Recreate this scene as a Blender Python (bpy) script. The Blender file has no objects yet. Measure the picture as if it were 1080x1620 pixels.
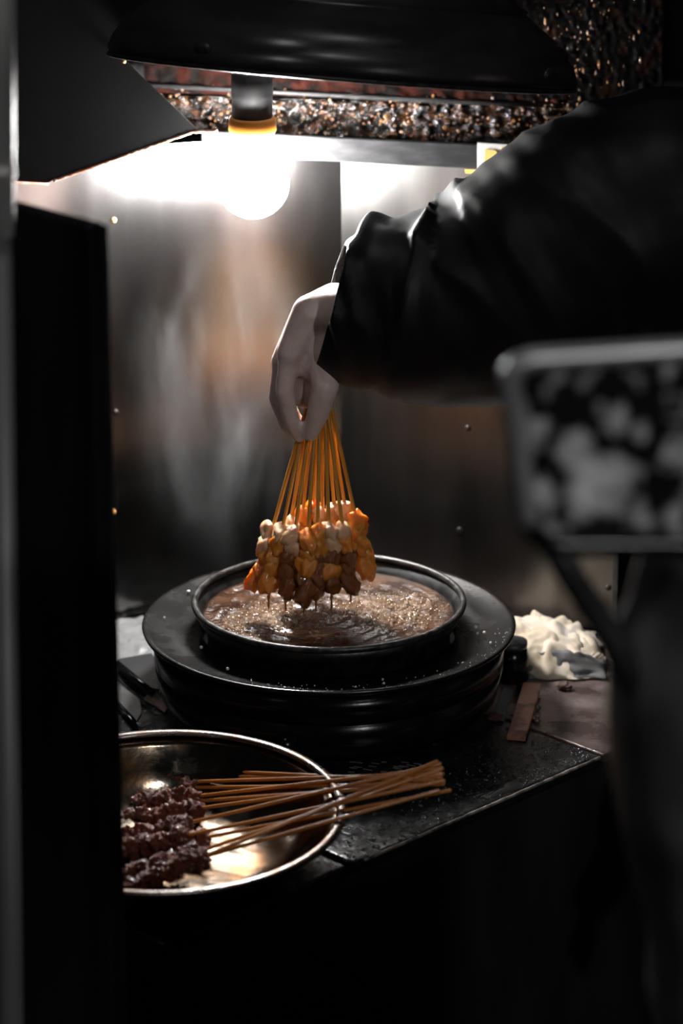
import bpy, bmesh, math, random
from math import sin, cos, pi, radians, sqrt, atan2
from mathutils import Vector as V, Matrix, Quaternion, noise
random.seed(7)
SC = bpy.context.scene
COL = SC.collection

# ------------------------------------------------------------------ camera
F = 5000.0                       # focal length in pixels of the 1080 x 1620 frame
PITCH = radians(19.2)
fw = V((0, cos(PITCH), -sin(PITCH))); rt = V((1, 0, 0)); up = V((0, sin(PITCH), cos(PITCH)))
CAM = V((0.0154, -3.6017, 2.3593))
cd = bpy.data.cameras.new('camera'); cam = bpy.data.objects.new('camera', cd); COL.objects.link(cam)
cam.location = CAM; cam.rotation_euler = (pi/2 - PITCH, 0, 0)
cd.sensor_fit = 'VERTICAL'; cd.sensor_height = 36.0; cd.sensor_width = 24.0
cd.lens = 36.0 * F / 1620.0
cd.dof.use_dof = True; cd.dof.focus_distance = 3.72; cd.dof.aperture_fstop = 3.3
cd.clip_end = 100
SC.camera = cam

# ------------------------------------------------------------------ world, lamps, exposure
w = bpy.data.worlds.new('night'); SC.world = w; w.use_nodes = True
bg = w.node_tree.nodes['Background']; bg.inputs[0].default_value = (0.75, 0.85, 1, 1); bg.inputs[1].default_value = 0.004
BULB = 480.0                     # radiance of the bulb's glass
def area(name, loc, target, size, power, color=(1, 1, 1)):
    l = bpy.data.lights.new(name, 'AREA'); l.shape = 'DISK'; l.size = size; l.energy = power; l.color = color
    o = bpy.data.objects.new(name, l); COL.objects.link(o); o.location = loc
    o.rotation_euler = (V(target) - V(loc)).to_track_quat('-Z', 'Y').to_euler()
    return o
area('street_lamp', (-2.2, -3.6, 4.6), (0.1, -0.4, 1.2), 0.6, 9, (1, 0.97, 0.95))
area('lane_lamp', (0.05, -1.0, 3.6), (0.05, 0.0, 1.5), 0.22, 3.4)
def spot(name, loc, target, ang, power):
    l = bpy.data.lights.new(name, 'SPOT'); l.energy = power; l.spot_size = radians(ang); l.spot_blend = .6; l.shadow_soft_size = .08
    o = bpy.data.objects.new(name, l); COL.objects.link(o); o.location = loc
    o.rotation_euler = (V(target) - V(loc)).to_track_quat('-Z', 'Y').to_euler()
spot('foreground_fill', (1.5, -3.6, 3.0), (0.42, -1.5, 1.35), 34, 95)  # added fill spot, only brightens the near glass panel and tarpaulin
SC.view_settings.view_transform = 'Standard'; SC.view_settings.look = 'None'
SC.view_settings.exposure = 0.0; SC.view_settings.gamma = 1.0; SC.view_settings.use_curve_mapping = False
SC.cycles.volume_step_rate = 1.0; SC.cycles.volume_max_steps = 128
SC.cycles.max_bounces = 10; SC.cycles.transparent_max_bounces = 12
SC.cycles.use_denoising = True
SC.cycles.sample_clamp_indirect = 4.0

# ------------------------------------------------------------------ helpers
def ray(px, py): return fw + rt*((px-540)/F) + up*((810-py)/F)
def onz(px, py, z): r = ray(px, py); return CAM + r*((z-CAM.z)/r.z)
def ony(px, py, y): r = ray(px, py); return CAM + r*((y-CAM.y)/r.y)
def onpl(px, py, p0, n): r = ray(px, py); return CAM + r*((V(p0)-CAM).dot(n)/r.dot(n))

def empty(name, loc, label=None, cat=None, group=None, rot=None):
    o = bpy.data.objects.new(name, None); COL.objects.link(o); o.location = loc
    o.empty_display_size = 0.03
    if rot is not None: o.rotation_mode = 'QUATERNION'; o.rotation_quaternion = rot
    return tag(o, label, cat, group)
def tag(o, label=None, cat=None, group=None, kind=None):
    if label: o['label'] = label
    if cat: o['category'] = cat
    if group: o['group'] = group
    if kind: o['kind'] = kind
    return o
def mesh(name, vs, fs, m=None, smooth=True):
    me = bpy.data.meshes.new(name); me.from_pydata([tuple(v) for v in vs], [], fs); me.validate()
    if smooth: me.shade_smooth()
    if m: me.materials.append(m)
    bm = bmesh.new(); bm.from_mesh(me); bmesh.ops.recalc_face_normals(bm, faces=bm.faces); bm.to_mesh(me); bm.free()
    return me
def put(name, me, parent=None, loc=(0, 0, 0), rot=None, scale=None):
    o = bpy.data.objects.new(name, me); COL.objects.link(o); o.parent = parent; o.location = loc
    if rot is not None: o.rotation_mode = 'QUATERNION'; o.rotation_quaternion = rot
    if scale is not None: o.scale = scale
    return o
class MB:
    """collects shapes given in world coordinates; out() links them as one mesh under a parent"""
    def __init__(s): s.v = []; s.f = []
    def add(s, vs, fs):
        b = len(s.v); s.v += [V(x) for x in vs]; s.f += [[i+b for i in f] for f in fs]; return s
    def out(s, name, m, parent=None, smooth=True, bevel=0, seg=2, sub=0):
        off = parent.matrix_world.translation if parent else V()
        if parent:
            off = V(parent.location); p = parent.parent
            while p: off += V(p.location); p = p.parent
        o = put(name, mesh(name, [v-off for v in s.v], s.f, m, smooth), parent)
        if bevel:
            b = o.modifiers.new('bevel', 'BEVEL'); b.width = bevel; b.segments = seg; b.limit_method = 'ANGLE'; b.angle_limit = radians(40)
        if sub:
            b = o.modifiers.new('sub', 'SUBSURF'); b.levels = sub; b.render_levels = sub
        return o
    def lathe(s, prof, c=(0, 0, 0), n=64, q=None, closed=False):
        c = V(c); vs = []; fs = []
        for (r, z) in prof:
            for k in range(n):
                a = 2*pi*k/n; p = V((r*cos(a), r*sin(a), z))
                if q is not None: p = q @ p
                vs.append(c+p)
        m = len(prof); rng = m if closed else m-1
        for i in range(rng):
            for k in range(n):
                a = i*n+k; b = i*n+(k+1) % n; j = (i+1) % m
                fs.append([a, b, j*n+(k+1) % n, j*n+k])
        if not closed:
            if prof[0][0] > 1e-6: fs.append(list(range(n))[::-1]) if s.__dict__.get('cap', True) else None
            if prof[-1][0] > 1e-6: fs.append([(m-1)*n+k for k in range(n)]) if s.__dict__.get('cap', True) else None
        return s.add(vs, fs)
    def tube(s, pts, rs, n=8, cap=True, closed=False):
        pts = [V(p) for p in pts]; N = len(pts)
        if not hasattr(rs, '__len__'): rs = [rs]*N
        vs = []; fs = []; ref = None
        for i in range(N):
            if closed: t = pts[(i+1) % N]-pts[i-1]
            else: t = pts[min(i+1, N-1)]-pts[max(i-1, 0)]
            t.normalize()
            if ref is None: ref = t.orthogonal().normalized()
            ref = (ref - t*ref.dot(t)).normalized(); b = t.cross(ref)
            for k in range(n):
                a = 2*pi*k/n; vs.append(pts[i]+(ref*cos(a)+b*sin(a))*rs[i])
        for i in range(N if closed else N-1):
            for k in range(n):
                j = (i+1) % N
                fs.append([i*n+k, i*n+(k+1) % n, j*n+(k+1) % n, j*n+k])
        if cap and not closed: fs.append(list(range(n))[::-1]); fs.append([(N-1)*n+k for k in range(n)])
        return s.add(vs, fs)
    def prism(s, poly, z0, z1):
        n = len(poly); vs = [V((p[0], p[1], z0)) for p in poly]+[V((p[0], p[1], z1)) for p in poly]
        fs = [list(range(n))[::-1], list(range(n, 2*n))]+[[i, (i+1) % n, n+(i+1) % n, n+i] for i in range(n)]
        return s.add(vs, fs)
    def slab(s, pts, d):
        """a polygon in space thickened by the vector d"""
        n = len(pts); d = V(d); vs = [V(p) for p in pts]+[V(p)+d for p in pts]
        fs = [list(range(n))[::-1], list(range(n, 2*n))]+[[i, (i+1) % n, n+(i+1) % n, n+i] for i in range(n)]
        return s.add(vs, fs)
    def box(s, c, sz, q=None):
        c = V(c); vs = []
        for x in (-1, 1):
            for y in (-1, 1):
                for z in (-1, 1):
                    p = V((x*sz[0]/2, y*sz[1]/2, z*sz[2]/2)); vs.append(c+(q @ p if q is not None else p))
        return s.add(vs, [[0, 1, 3, 2], [4, 6, 7, 5], [0, 4, 5, 1], [2, 3, 7, 6], [0, 2, 6, 4], [1, 5, 7, 3]])
    def ball(s, c, r, n=8, m=6, sc=(1, 1, 1), q=None):
        c = V(c); vs = [c+(q @ V((0, 0, r*sc[2])) if q is not None else V((0, 0, r*sc[2])))]; fs = []
        for i in range(1, m):
            for k in range(n):
                t = pi*i/m; a = 2*pi*k/n; p = V((sin(t)*cos(a)*sc[0], sin(t)*sin(a)*sc[1], cos(t)*sc[2]))*r
                vs.append(c+(q @ p if q is not None else p))
        p = V((0, 0, -r*sc[2])); vs.append(c+(q @ p if q is not None else p)); L = len(vs)-1
        for k in range(n): fs.append([0, 1+k, 1+(k+1) % n]); fs.append([L, 1+(m-2)*n+(k+1) % n, 1+(m-2)*n+k])
        for i in range(m-2):
            for k in range(n): fs.append([1+i*n+k, 1+(i+1)*n+k, 1+(i+1)*n+(k+1) % n, 1+i*n+(k+1) % n])
        return s.add(vs, fs)
    def dome(s, c, r, h, n=6):
        c = V(c); vs = [c+V((0, 0, h))]; fs = []
        for i, (rr, hh) in enumerate(((.6, .78), (1, 0))):
            for k in range(n):
                a = 2*pi*k/n; vs.append(c+V((r*rr*cos(a), r*rr*sin(a), h*hh)))
        for k in range(n): fs.append([0, 1+k, 1+(k+1) % n]); fs.append([1+k, 1+n+k, 1+n+(k+1) % n, 1+(k+1) % n])
        return s.add(vs, fs)
    def grid(s, nx, ny, f):
        vs = [f(i/nx, j/ny) for j in range(ny+1) for i in range(nx+1)]
        fs = [[j*(nx+1)+i, j*(nx+1)+i+1, (j+1)*(nx+1)+i+1, (j+1)*(nx+1)+i] for j in range(ny) for i in range(nx)]
        return s.add(vs, fs)

# ------------------------------------------------------------------ materials
def mat(name, col, rough=.5, metal=0.0, col2=None, scale=20, stretch=(1, 1, 1), bump=0.0, bscale=None, rough2=None, detail=6, lo=.4, hi=.65, sss=0.0, sssr=(.01, .004, .002), trans=0.0, spec=.5, coat=0.0, distort=0.0, sheen=0.0, bdist=.002):
    m = bpy.data.materials.new(name); m.use_nodes = True; nt = m.node_tree; N = nt.nodes; L = nt.links
    p = N['Principled BSDF']; p.inputs['Base Color'].default_value = (*col, 1); p.inputs['Roughness'].default_value = rough
    p.inputs['Metallic'].default_value = metal; p.inputs['Specular IOR Level'].default_value = spec
    p.inputs['Subsurface Weight'].default_value = sss; p.inputs['Subsurface Radius'].default_value = sssr; p.inputs['Subsurface Scale'].default_value = 1.0
    p.inputs['Transmission Weight'].default_value = trans; p.inputs['Coat Weight'].default_value = coat; p.inputs['Coat Roughness'].default_value = .08
    p.inputs['Sheen Weight'].default_value = sheen
    tc = N.new('ShaderNodeTexCoord'); mp = N.new('ShaderNodeMapping'); mp.inputs['Scale'].default_value = stretch
    L.new(tc.outputs['Object'], mp.inputs[0])
    def nz(sc):
        n = N.new('ShaderNodeTexNoise'); n.inputs['Scale'].default_value = sc; n.inputs['Detail'].default_value = detail; n.inputs['Distortion'].default_value = distort
        L.new(mp.outputs[0], n.inputs['Vector']); return n
    n1 = nz(scale)
    if col2 is not None:
        r = N.new('ShaderNodeValToRGB'); r.color_ramp.elements[0].position = lo; r.color_ramp.elements[1].position = hi
        r.color_ramp.elements[0].color = (*col, 1); r.color_ramp.elements[1].color = (*col2, 1)
        L.new(n1.outputs['Fac'], r.inputs[0]); L.new(r.outputs[0], p.inputs['Base Color'])
    if rough2 is not None:
        r = N.new('ShaderNodeMapRange'); r.inputs[1].default_value = lo; r.inputs[2].default_value = hi; r.inputs[3].default_value = rough; r.inputs[4].default_value = rough2
        L.new(n1.outputs['Fac'], r.inputs[0]); L.new(r.outputs[0], p.inputs['Roughness'])
    if bump:
        b = N.new('ShaderNodeBump'); b.inputs['Strength'].default_value = bump; b.inputs['Distance'].default_value = bdist
        L.new(nz(bscale or scale).outputs['Fac'], b.inputs['Height']); L.new(b.outputs[0], p.inputs['Normal'])
    return m
def emit(name, col, s):
    m = bpy.data.materials.new(name); m.use_nodes = True; p = m.node_tree.nodes['Principled BSDF']
    p.inputs['Base Color'].default_value = (.8, .8, .8, 1); p.inputs['Emission Color'].default_value = (*col, 1); p.inputs['Emission Strength'].default_value = s
    return m
STEEL = mat('brushed_steel', (.17, .17, .173), .21, 1, (.205, .205, .21), 9, (1, 1, 9), .02, 60, .26)
STEEL_V = mat('steel_vertical_grain', (.18, .176, .174), .195, 1, (.215, .21, .205), 6, (4, 1, .7), .008, 60, .215)
BAR = mat('bar_metal', (.03, .03, .031), .5, .3, (.055, .055, .056), 30, (1, 1, 3), .2, 80)
BLACKMETAL = mat('black_enamel', (.003, .003, .003), .2, 0, (.005, .005, .005), 40, bump=.04, bscale=300, spec=.22)
RINGM = mat('stove_ring_black', (.004, .004, .004), .24, 0, (.006, .0055, .005), 25, bump=.05, bscale=220, rough2=.30, spec=.5)
POTM = mat('pot_iron', (.004, .004, .004), .34, .1, (.009, .008, .0075), 60, bump=.15, bscale=180, rough2=.5)
RIMM = mat('pot_rim_iron', (.03, .03, .03), .28, .6, (.07, .065, .06), 90, bump=.2, bscale=300, rough2=.5)
BLACKPAINT = mat('black_paint', (.006, .006, .007), .5, 0, (.014, .014, .015), 14, (1, 1, .3), .05, 60)
DOMEM = mat('dome_black', (.026, .026, .027), .24, 0, (.036, .036, .037), 10, (1, 1, 4), .10, 20, .42, spec=.6)
FLAPM = mat('flap_black', (.010, .010, .0105), .6, 0, (.014, .014, .0145), 12, bump=.06, bscale=120, spec=.25)
RUST = mat('rusty_edge', (.34, .12, .07), .5, 0, (.60, .36, .28), 90, bump=.5, bscale=200)
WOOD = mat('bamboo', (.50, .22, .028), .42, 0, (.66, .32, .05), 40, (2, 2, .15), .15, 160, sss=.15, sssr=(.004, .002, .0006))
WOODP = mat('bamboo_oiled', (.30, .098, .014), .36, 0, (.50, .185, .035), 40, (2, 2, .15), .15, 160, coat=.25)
PALE = mat('prawn_pale', (.66, .34, .16), .30, 0, (.84, .58, .40), 60, bump=.35, bscale=140, sss=.7, sssr=(.008, .0035, .0018), coat=.4)
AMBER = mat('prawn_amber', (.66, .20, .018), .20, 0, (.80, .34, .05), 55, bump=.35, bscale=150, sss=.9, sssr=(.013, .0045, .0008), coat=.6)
BROWN = mat('prawn_brown', (.10, .022, .002), .16, 0, (.36, .105, .009), 55, bump=.4, bscale=150, sss=.4, sssr=(.004, .0014, .0003), coat=.6)  # brown, darkened further for the shade inside the held bunch
MEAT = mat('meat', (.085, .015, .006), .36, 0, (.22, .055, .022), 90, bump=.7, bscale=230, sss=.1, sssr=(.004, .001, .0006), coat=.16, bdist=.003)
MEATR = mat('meat_red', (.13, .020, .008), .34, 0, (.30, .078, .032), 80, bump=.7, bscale=210, sss=.1, sssr=(.004, .001, .0006), coat=.2, bdist=.003)
BOWLM = mat('bowl_steel', (.36, .31, .25), .10, 1, (.22, .115, .05), 16, bump=.15, bscale=70, rough2=.24, lo=.42, hi=.66)
BOWLR = mat('bowl_rim_steel', (.20, .18, .17), .26, 1, (.12, .07, .05), 45, bump=.2, bscale=90, rough2=.36)
OIL = mat('frying_oil', (.028, .012, .006), .05, 0, (.10, .05, .028), 28, bump=.5, bscale=150, spec=.6, bdist=.003)
FOAM = mat('oil_foam', (.34, .20, .11), .07, 0, (.62, .44, .31), 60, trans=.55, coat=.6, spec=.7)
SKIN = mat('skin', (.62, .47, .43), .42, 0, (.74, .58, .54), 40, bump=.35, bscale=120, sss=.25, sssr=(.008, .003, .0015))
JACKET = mat('jacket_nylon', (.0045, .0045, .005), .5, 0, (.007, .007, .0075), 30, bump=.06, bscale=45, spec=.28, bdist=.003)
CLOTH = mat('cloth_cream', (.46, .37, .265), .8, 0, (.58, .50, .41), 25, bump=.5, bscale=60, sheen=.3)
CLOTHG = mat('cloth_grey', (.07, .067, .07), .7, 0, (.12, .115, .115), 25, bump=.4, bscale=60)
STONE = mat('wet_black_stone', (.005, .005, .0055), .15, 0, (.012, .0115, .011), 45, bump=.5, bscale=160, rough2=.38, spec=.6, bdist=.002, lo=.35, hi=.75)
EDGEM = mat('edge_glint_metal', (.10, .09, .085), .28, .5, (.46, .40, .36), 60, bump=.6, bscale=150)  # pale tone stands in for the glint along the worktop edge
PLATE = mat('greasy_plate', (.075, .052, .046), .22, .4, (.17, .13, .12), 22, bump=.7, bscale=70, rough2=.5)
STRIP = mat('wood_strip', (.34, .15, .10), .45, 0, (.12, .04, .025), 26, (1, 1, 1), .3, 90, lo=.5, hi=.6, coat=.3)
PINK = mat('pink_card', (.42, .30, .28), .7, 0, (.50, .37, .35), 60)
SHEET = mat('pale_plastic', (.17, .17, .172), .35, 0, (.23, .23, .23), 10, bump=.1, bscale=20)
PORC = mat('bulb_socket', (.010, .010, .0105), .5, 0, (.015, .015, .0155), 40)
COLLAR = mat('orange_collar', (.50, .17, .012), .5, 0)
GLOW = emit('bulb_glass', (1, .99, .975), BULB)
GREASE = mat('greasy_hood', (.002, .0016, .0014), .26, 0, (.075, .027, .006), 55, (1, 1, 1.6), 1.0, 85, lo=.46, hi=.72, coat=.4, bdist=.008)
DARKG = mat('greasy_black', (.002, .0017, .0016), .34, 0, (.012, .004, .002), 40, bump=.4, bscale=90, lo=.55, hi=.75, bdist=.004, spec=.2)
REDG = mat('red_grease', (.002, .0015, .0013), .8, 0, (.022, .0036, .0013), 50, bump=.6, bscale=80, bdist=.005, spec=.08)
DROP = mat('grease_drop', (.08, .06, .05), .06, 0, (.24, .11, .04), 60, spec=.8, coat=.8)
WATER = mat('water_drop', (.02, .02, .02), .03, 0, spec=.6, coat=1)
YELLOW = mat('yellow_tape', (.80, .42, .06), .5, 0, (.85, .55, .18), 60)
PALEP = mat('pale_painted', (.55, .53, .51), .5, 0, (.68, .66, .63), 20)
BOLT = mat('dark_bolt', (.03, .025, .025), .4, .6)
BOLTO = mat('rusty_bolt', (.65, .28, .07), .5, 0, (.8, .42, .15), 90)
FRAMEM = mat('grey_metal_frame', (.32, .32, .33), .42, .7, (.42, .42, .43), 10)
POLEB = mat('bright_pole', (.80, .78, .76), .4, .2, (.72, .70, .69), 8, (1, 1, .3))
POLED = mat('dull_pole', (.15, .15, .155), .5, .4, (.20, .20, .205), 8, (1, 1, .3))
GLASS = mat('dark_glass_painted_reflections', (.006, .006, .007), .25, 0, (.60, .60, .61), 42, bump=.05, bscale=20, lo=.47, hi=.72, detail=2.5, rough2=.7)  # grey blotches paint blurred reflections into the glass colour
TARP = mat('black_tarp', (.05, .05, .051), .36, 0, (.17, .17, .172), 7, bump=.2, bscale=25, detail=2, spec=.5)
ASPH = mat('asphalt', (.015, .015, .016), .7, 0, (.03, .03, .031), 60, bump=.6, bscale=200)
FRET = mat('fret_grey', (.12, .115, .11), .5, 0)

# ------------------------------------------------------------------ the setting
f_ = MB().box((0, 0, -.05), (14, 14, .1)).out('floor', ASPH); tag(f_, kind='structure')
Z0 = .85
PA = V((-.47, .194, 0)); PC = V((-.182, .361, 0)); PM = V((.02, .383, 0)); PB = V((.37, .262, 0))    # the splash walls' line at counter height
dl = (PC-PA).normalized(); nl = V((dl.y, -dl.x, 0))                        # left wall's direction and normal (to the camera)
db = (PM-PC).normalized(); nb = V((db.y, -db.x, 0))                        # back wall
dr = (PB-PM).normalized(); nr_w = V((dr.y, -dr.x, 0))                      # right wall
def upz(p, z): return V((p.x, p.y, z))
CR = .085
PCl = PC - dl*CR
wl = MB().slab([upz(PA, Z0), upz(PCl, Z0), upz(PCl, 1.486), upz(PA, 1.486)], -nl*.006).out('wall_left', STEEL_V, smooth=False)
tag(wl, kind='structure')
mid = PM
def wpanel(a, b, z1, m, nm, par=None, bow=.0):
    return MB().slab([upz(a, Z0), upz(b, Z0), upz(b, z1), upz(a, z1)], -nr_w*.006).out(nm, m, par, smooth=False)
cur = [PCl*(1-t)**2+PC*2*t*(1-t)+(PC+db*CR)*t*t for t in [k/14 for k in range(15)]]+[mid]
_b = MB(); _v = []; _f = []
for i, p in enumerate(cur):
    n_ = nl.lerp(nb, min(1, i/14)).normalized()
    _v += [upz(p, Z0), upz(p, 1.480), upz(p-n_*.006, 1.480), upz(p-n_*.006, Z0)]
for i in range(len(cur)-1):
    for k in range(4): _f.append([i*4+k, i*4+(k+1) % 4, i*4+4+(k+1) % 4, i*4+4+k])
_f += [[3, 2, 1, 0], [len(_v)-4+k for k in range(4)]]
wb = _b.add(_v, _f).out('wall_back', STEEL_V, smooth=False); tag(wb, kind='structure')
for pl_ in wb.data.polygons: pl_.use_smooth = abs(pl_.normal.z) < .5
_m = wb.modifiers.new('split', 'EDGE_SPLIT'); _m.split_angle = radians(40)
STEEL_R = mat('steel_dull', (.14, .134, .13), .28, 1, (.17, .163, .158), 6, (4, 1, .7), .008, 60, .31)
pb2 = wpanel(PM - dr*.004 + nr_w*.003, PB + nr_w*.003, 1.468, STEEL_R, 'wall_right'); tag(pb2, kind='structure')
def bolt(px, py, p0, n, m, par, r=.004):
    p = onpl(px, py, p0, n); q = n.to_track_quat('Z', 'Y')
    MB().lathe([(0, .0028), (r*.6, .0025), (r, .0012), (r, -.001)], p, 10, q).out('bolt', m, par)
p2 = PB + nr_w*.0032
for (x, y) in ((740, 677), (727, 838), (970, 868), (962, 930)): bolt(x, y, p2, nr_w, BOLT, pb2)
bolt(183, 652, PA+nl*.0005, nl, BOLT, wl); bolt(180, 348, PA+nl*.0005, nl, BOLTO, wl, .0035); bolt(178, 810, PA+nl*.0005, nl, BOLTO, wl, .0045)
# folded edge strip on the right end of the back wall
MB().slab([upz(PB, Z0)+nr_w*.004, upz(PB+dr*.006, Z0)+nr_w*.004, upz(PB+dr*.006, 1.468)+nr_w*.004, upz(PB, 1.468)+nr_w*.004], -nr_w*.012).out('edge_strip', BAR, pb2, False)

# ------------------------------------------------------------------ counter
u = V((.7071, .7071, 0)); vv = V((-.7071, .7071, 0))
A = V((.029, -.442, 0)); B = V((.3236, -.1475, 0))
def wallx(c):                    # where the line x + y = c meets the left wall (a little in front of it)
    k = dl.y/dl.x; x = (c - PA.y + k*PA.x)/(1+k); return V((x, c-x, 0)) + nl*.004
ct = empty('counter', (0, -.1, 0), 'black wet stone food-stall counter carrying the stove and the steel bowl', 'counter')
def rounded(poly, i, r, n=6):
    p = V(poly[i]); a = V(poly[i-1]); b = V(poly[(i+1) % len(poly)])
    pa = p+(a-p).normalized()*r; pb = p+(b-p).normalized()*r; out = []
    for k in range(n+1):
        t = k/n; out.append(pa*(1-t)**2+p*2*t*(1-t)+pb*t*t)
    return poly[:i]+out+poly[i+1:]
wa, wbp = wallx(A.x+A.y), wallx(B.x+B.y)
poly = [A, B, wbp, wa]
poly = rounded(poly, 0, .018)
MB().prism(poly, .834, Z0).out('worktop', STONE, ct, False, .004, 3)
A2 = A - u*.005 + vv*.006
e2 = A2 - u*.27; w2 = wallx(A2.x+A2.y-.003); w3 = e2 + vv*.5
MB().prism([e2, A2, w2, V((PA.x, PA.y, 0))+nl*.006, w3], .826, .847).out('worktop', STONE, ct, False, .004, 3)
B2 = B + u*.005
MB().prism([B2, B2+u*.20, V((.47, .25, 0)), PB+nr_w*.008-dr*.003, PM+nb*.004+nr_w*.006, PC+nb*.007+nl*.004, wallx(B2.x+B2.y)], .838, .8495).out('side_plate', PLATE, ct, False, .002)
# metal edge along the worktop's front, its glint put into the pale colour
def edge_pt(t): return A + u*t
L_ = (B-A).length
pts = []; rs = []
for i in range(61):
    t = .016+(L_-.018)*i/60; j = noise.noise(V((t*60, 0, 0)))
    pts.append(edge_pt(t) - vv*.0004 + V((0, 0, Z0-.0022+j*.0005))); rs.append(.0022+.0006*j)
MB().tube(pts, rs, 6).out('edge_trim', EDGEM, ct)
base = [A+vv*.03+u*.0, B+vv*.03, B+u*.18+vv*.03, V((.45, .2, 0)), PB+nr_w*.03, PM+nb*.03, PC+nb*.03, PA+nl*.03, e2+vv*.45, e2+vv*.03]
MB().prism(base, .02, .826).out('front_panel', BLACKPAINT, ct, False, .004)
# fret pattern cut near the worktop's corner
fr = MB()
def stroke(a, b):
    a = V(a); b = V(b); c = (a+b)/2; d = b-a
    q = V((d.x, d.y, 0)).to_track_quat('X', 'Z'); fr.box(c, (d.length+.0012, .0013, .0006), q)
for (ox, oy, fl) in ((555, 1328, 1), (573, 1338, 1), (588, 1348, 1), (566, 1352, 1)):
    c = onz(ox, oy, Z0+.0003); s = .011
    P = lambda a, b: c + u*(a*s)*.8 - vv*(b*s)*.8
    for (p, q_) in (((-.9, -.5), (.9, -.5)), ((.9, -.5), (.9, .5)), ((-.9, .5), (.9, .5)), ((-.9, .5), (-.9, -.1)), ((-.5, -.1), (.5, -.1)), ((-.5, .2), (.5, .2))): stroke(P(*p), P(*q_))
for i in range(26):
    c = onz(545+random.random()*135, 1204+random.random()*20, Z0+.0003); stroke(c, c - vv*.006*random.uniform(.5, 1.6) + u*.004)
tag(fr.out('fret_pattern', FRET, ct, False), kind='stuff')

# puddle and drops of water
pu = MB(); c0 = onz(790, 1248, Z0+.0002); ring = []
for k in range(40):
    a = 2*pi*k/40; r = 1+.45*noise.noise(V((cos(a)*1.7, sin(a)*1.7, 3)))
    ring.append(c0 + u*(cos(a)*r*.040) + vv*(sin(a)*r*.013))
vs = [c0+V((0, 0, .0014))]+[c0+(p-c0)*.88+V((0, 0, .0012)) for p in ring]+ring
fs = [[0, 1+k, 1+(k+1) % 40] for k in range(40)]+[[1+k, 41+k, 41+(k+1) % 40, 1+(k+1) % 40] for k in range(40)]
pu.add(vs, fs); tag(pu.out('puddle', WATER), 'small dark puddle near the front edge of the black worktop', 'puddle')
wd = MB(); cnt = 0
while cnt < 1300:
    px = random.uniform(545, 950); py = random.uniform(1150, 1365)
    p = onz(px, py, Z0)
    if (p-A).dot(-vv) > -.004 or (p-B).dot(u) > -.004: continue
    if p.x**2+p.y**2 < .21**2: continue
    if (V((p.x, p.y, 0))-V((-.177, -.449, 0))).length < .17: continue
    d = abs((p-A).dot(vv)); k = (p-A).dot(u)/L_
    if random.random() > math.exp(-d*14)*(.5+.8*k): continue
    r = .0006+.0022*random.random()**3
    wd.dome(p, r, r*.7); cnt += 1
tag(wd.out('water_drops', WATER), 'tiny water drops scattered over the black worktop front', 'water drops', kind='stuff')

# ------------------------------------------------------------------ stove, pot, oil
SC_ = V((0, .008, 0))
st = empty('stove', (0, .008, Z0), 'round black stove with a wide dished ring around the frying pot', 'stove')
MB().lathe([(.155, .945), (.157, .9515), (.19, .9535), (.214, .957), (.2215, .9605), (.2265, .9615), (.2285, .9595), (.2275, .9565), (.218, .951), (.19, .946), (.16, .940)], SC_, 128, closed=True).out('top_ring', RINGM, st)
MB().lathe([(.150, .9395), (.2155, .949), (.2145, .915), (.2095, .913), (.2095, .909), (.2135, .907), (.207, .874), (.200, .866), (.15, .864)], SC_, 96).out('stove_body', BLACKMETAL, st)
for k in range(4):
    a = pi/4+k*pi/2; p = SC_+V((.175*cos(a), .175*sin(a), 0))
    MB().lathe([(0, .8645), (.016, .8645), (.018, .8515), (0, .8515)], p, 16).out('foot', BLACKMETAL, st)
kp = SC_+V((-.05, -.212, .888)); kq = V((-.05, -.212, 0)).to_track_quat('Z', 'Y')
MB().lathe([(0, .016), (.013, .015), (.015, 0), (.015, -.004)], kp, 20, kq).out('knob', BLACKMETAL, st)
# crumbs on the ring
cr = MB()
for (x, y) in ((260, 977), (318, 1024), (298, 936), (310, 937), (755, 1002), (752, 992), (766, 1001), (776, 1017), (450, 1088), (605, 1075), (607, 1081), (360, 1058)):
    cr.ball(onz(x, y, .959), .0014+.001*random.random(), 6, 4)
for i in range(90):
    a = random.uniform(-pi*.65, -.12); r = random.uniform(.205, .226); cr.ball(SC_+V((r*cos(a), r*sin(a), .9605)), .0004+.0005*random.random(), 5, 4)
tag(cr.out('crumbs', PALEP, st), kind='stuff')

pt = empty('frying_pot', (0, 0, .872), 'black iron frying pot full of bubbling oil set in the stove', 'pot')
PO = V((0, 0, 0))
MB().lathe([(0, .874), (.115, .874), (.138, .880), (.146, .90), (.1485, .955), (.158, .972), (.1655, .988), (.163, .988), (.155, .973), (.1455, .956), (.143, .902), (.135, .884), (.11, .877), (0, .877)], PO, 96).out('pot_body', POTM, pt)
MB().lathe([(.1635+.0042*cos(t*pi/5), .9905+.0042*sin(t*pi/5)) for t in range(10)], PO, 128, closed=True).out('rim', RIMM, pt)

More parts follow.
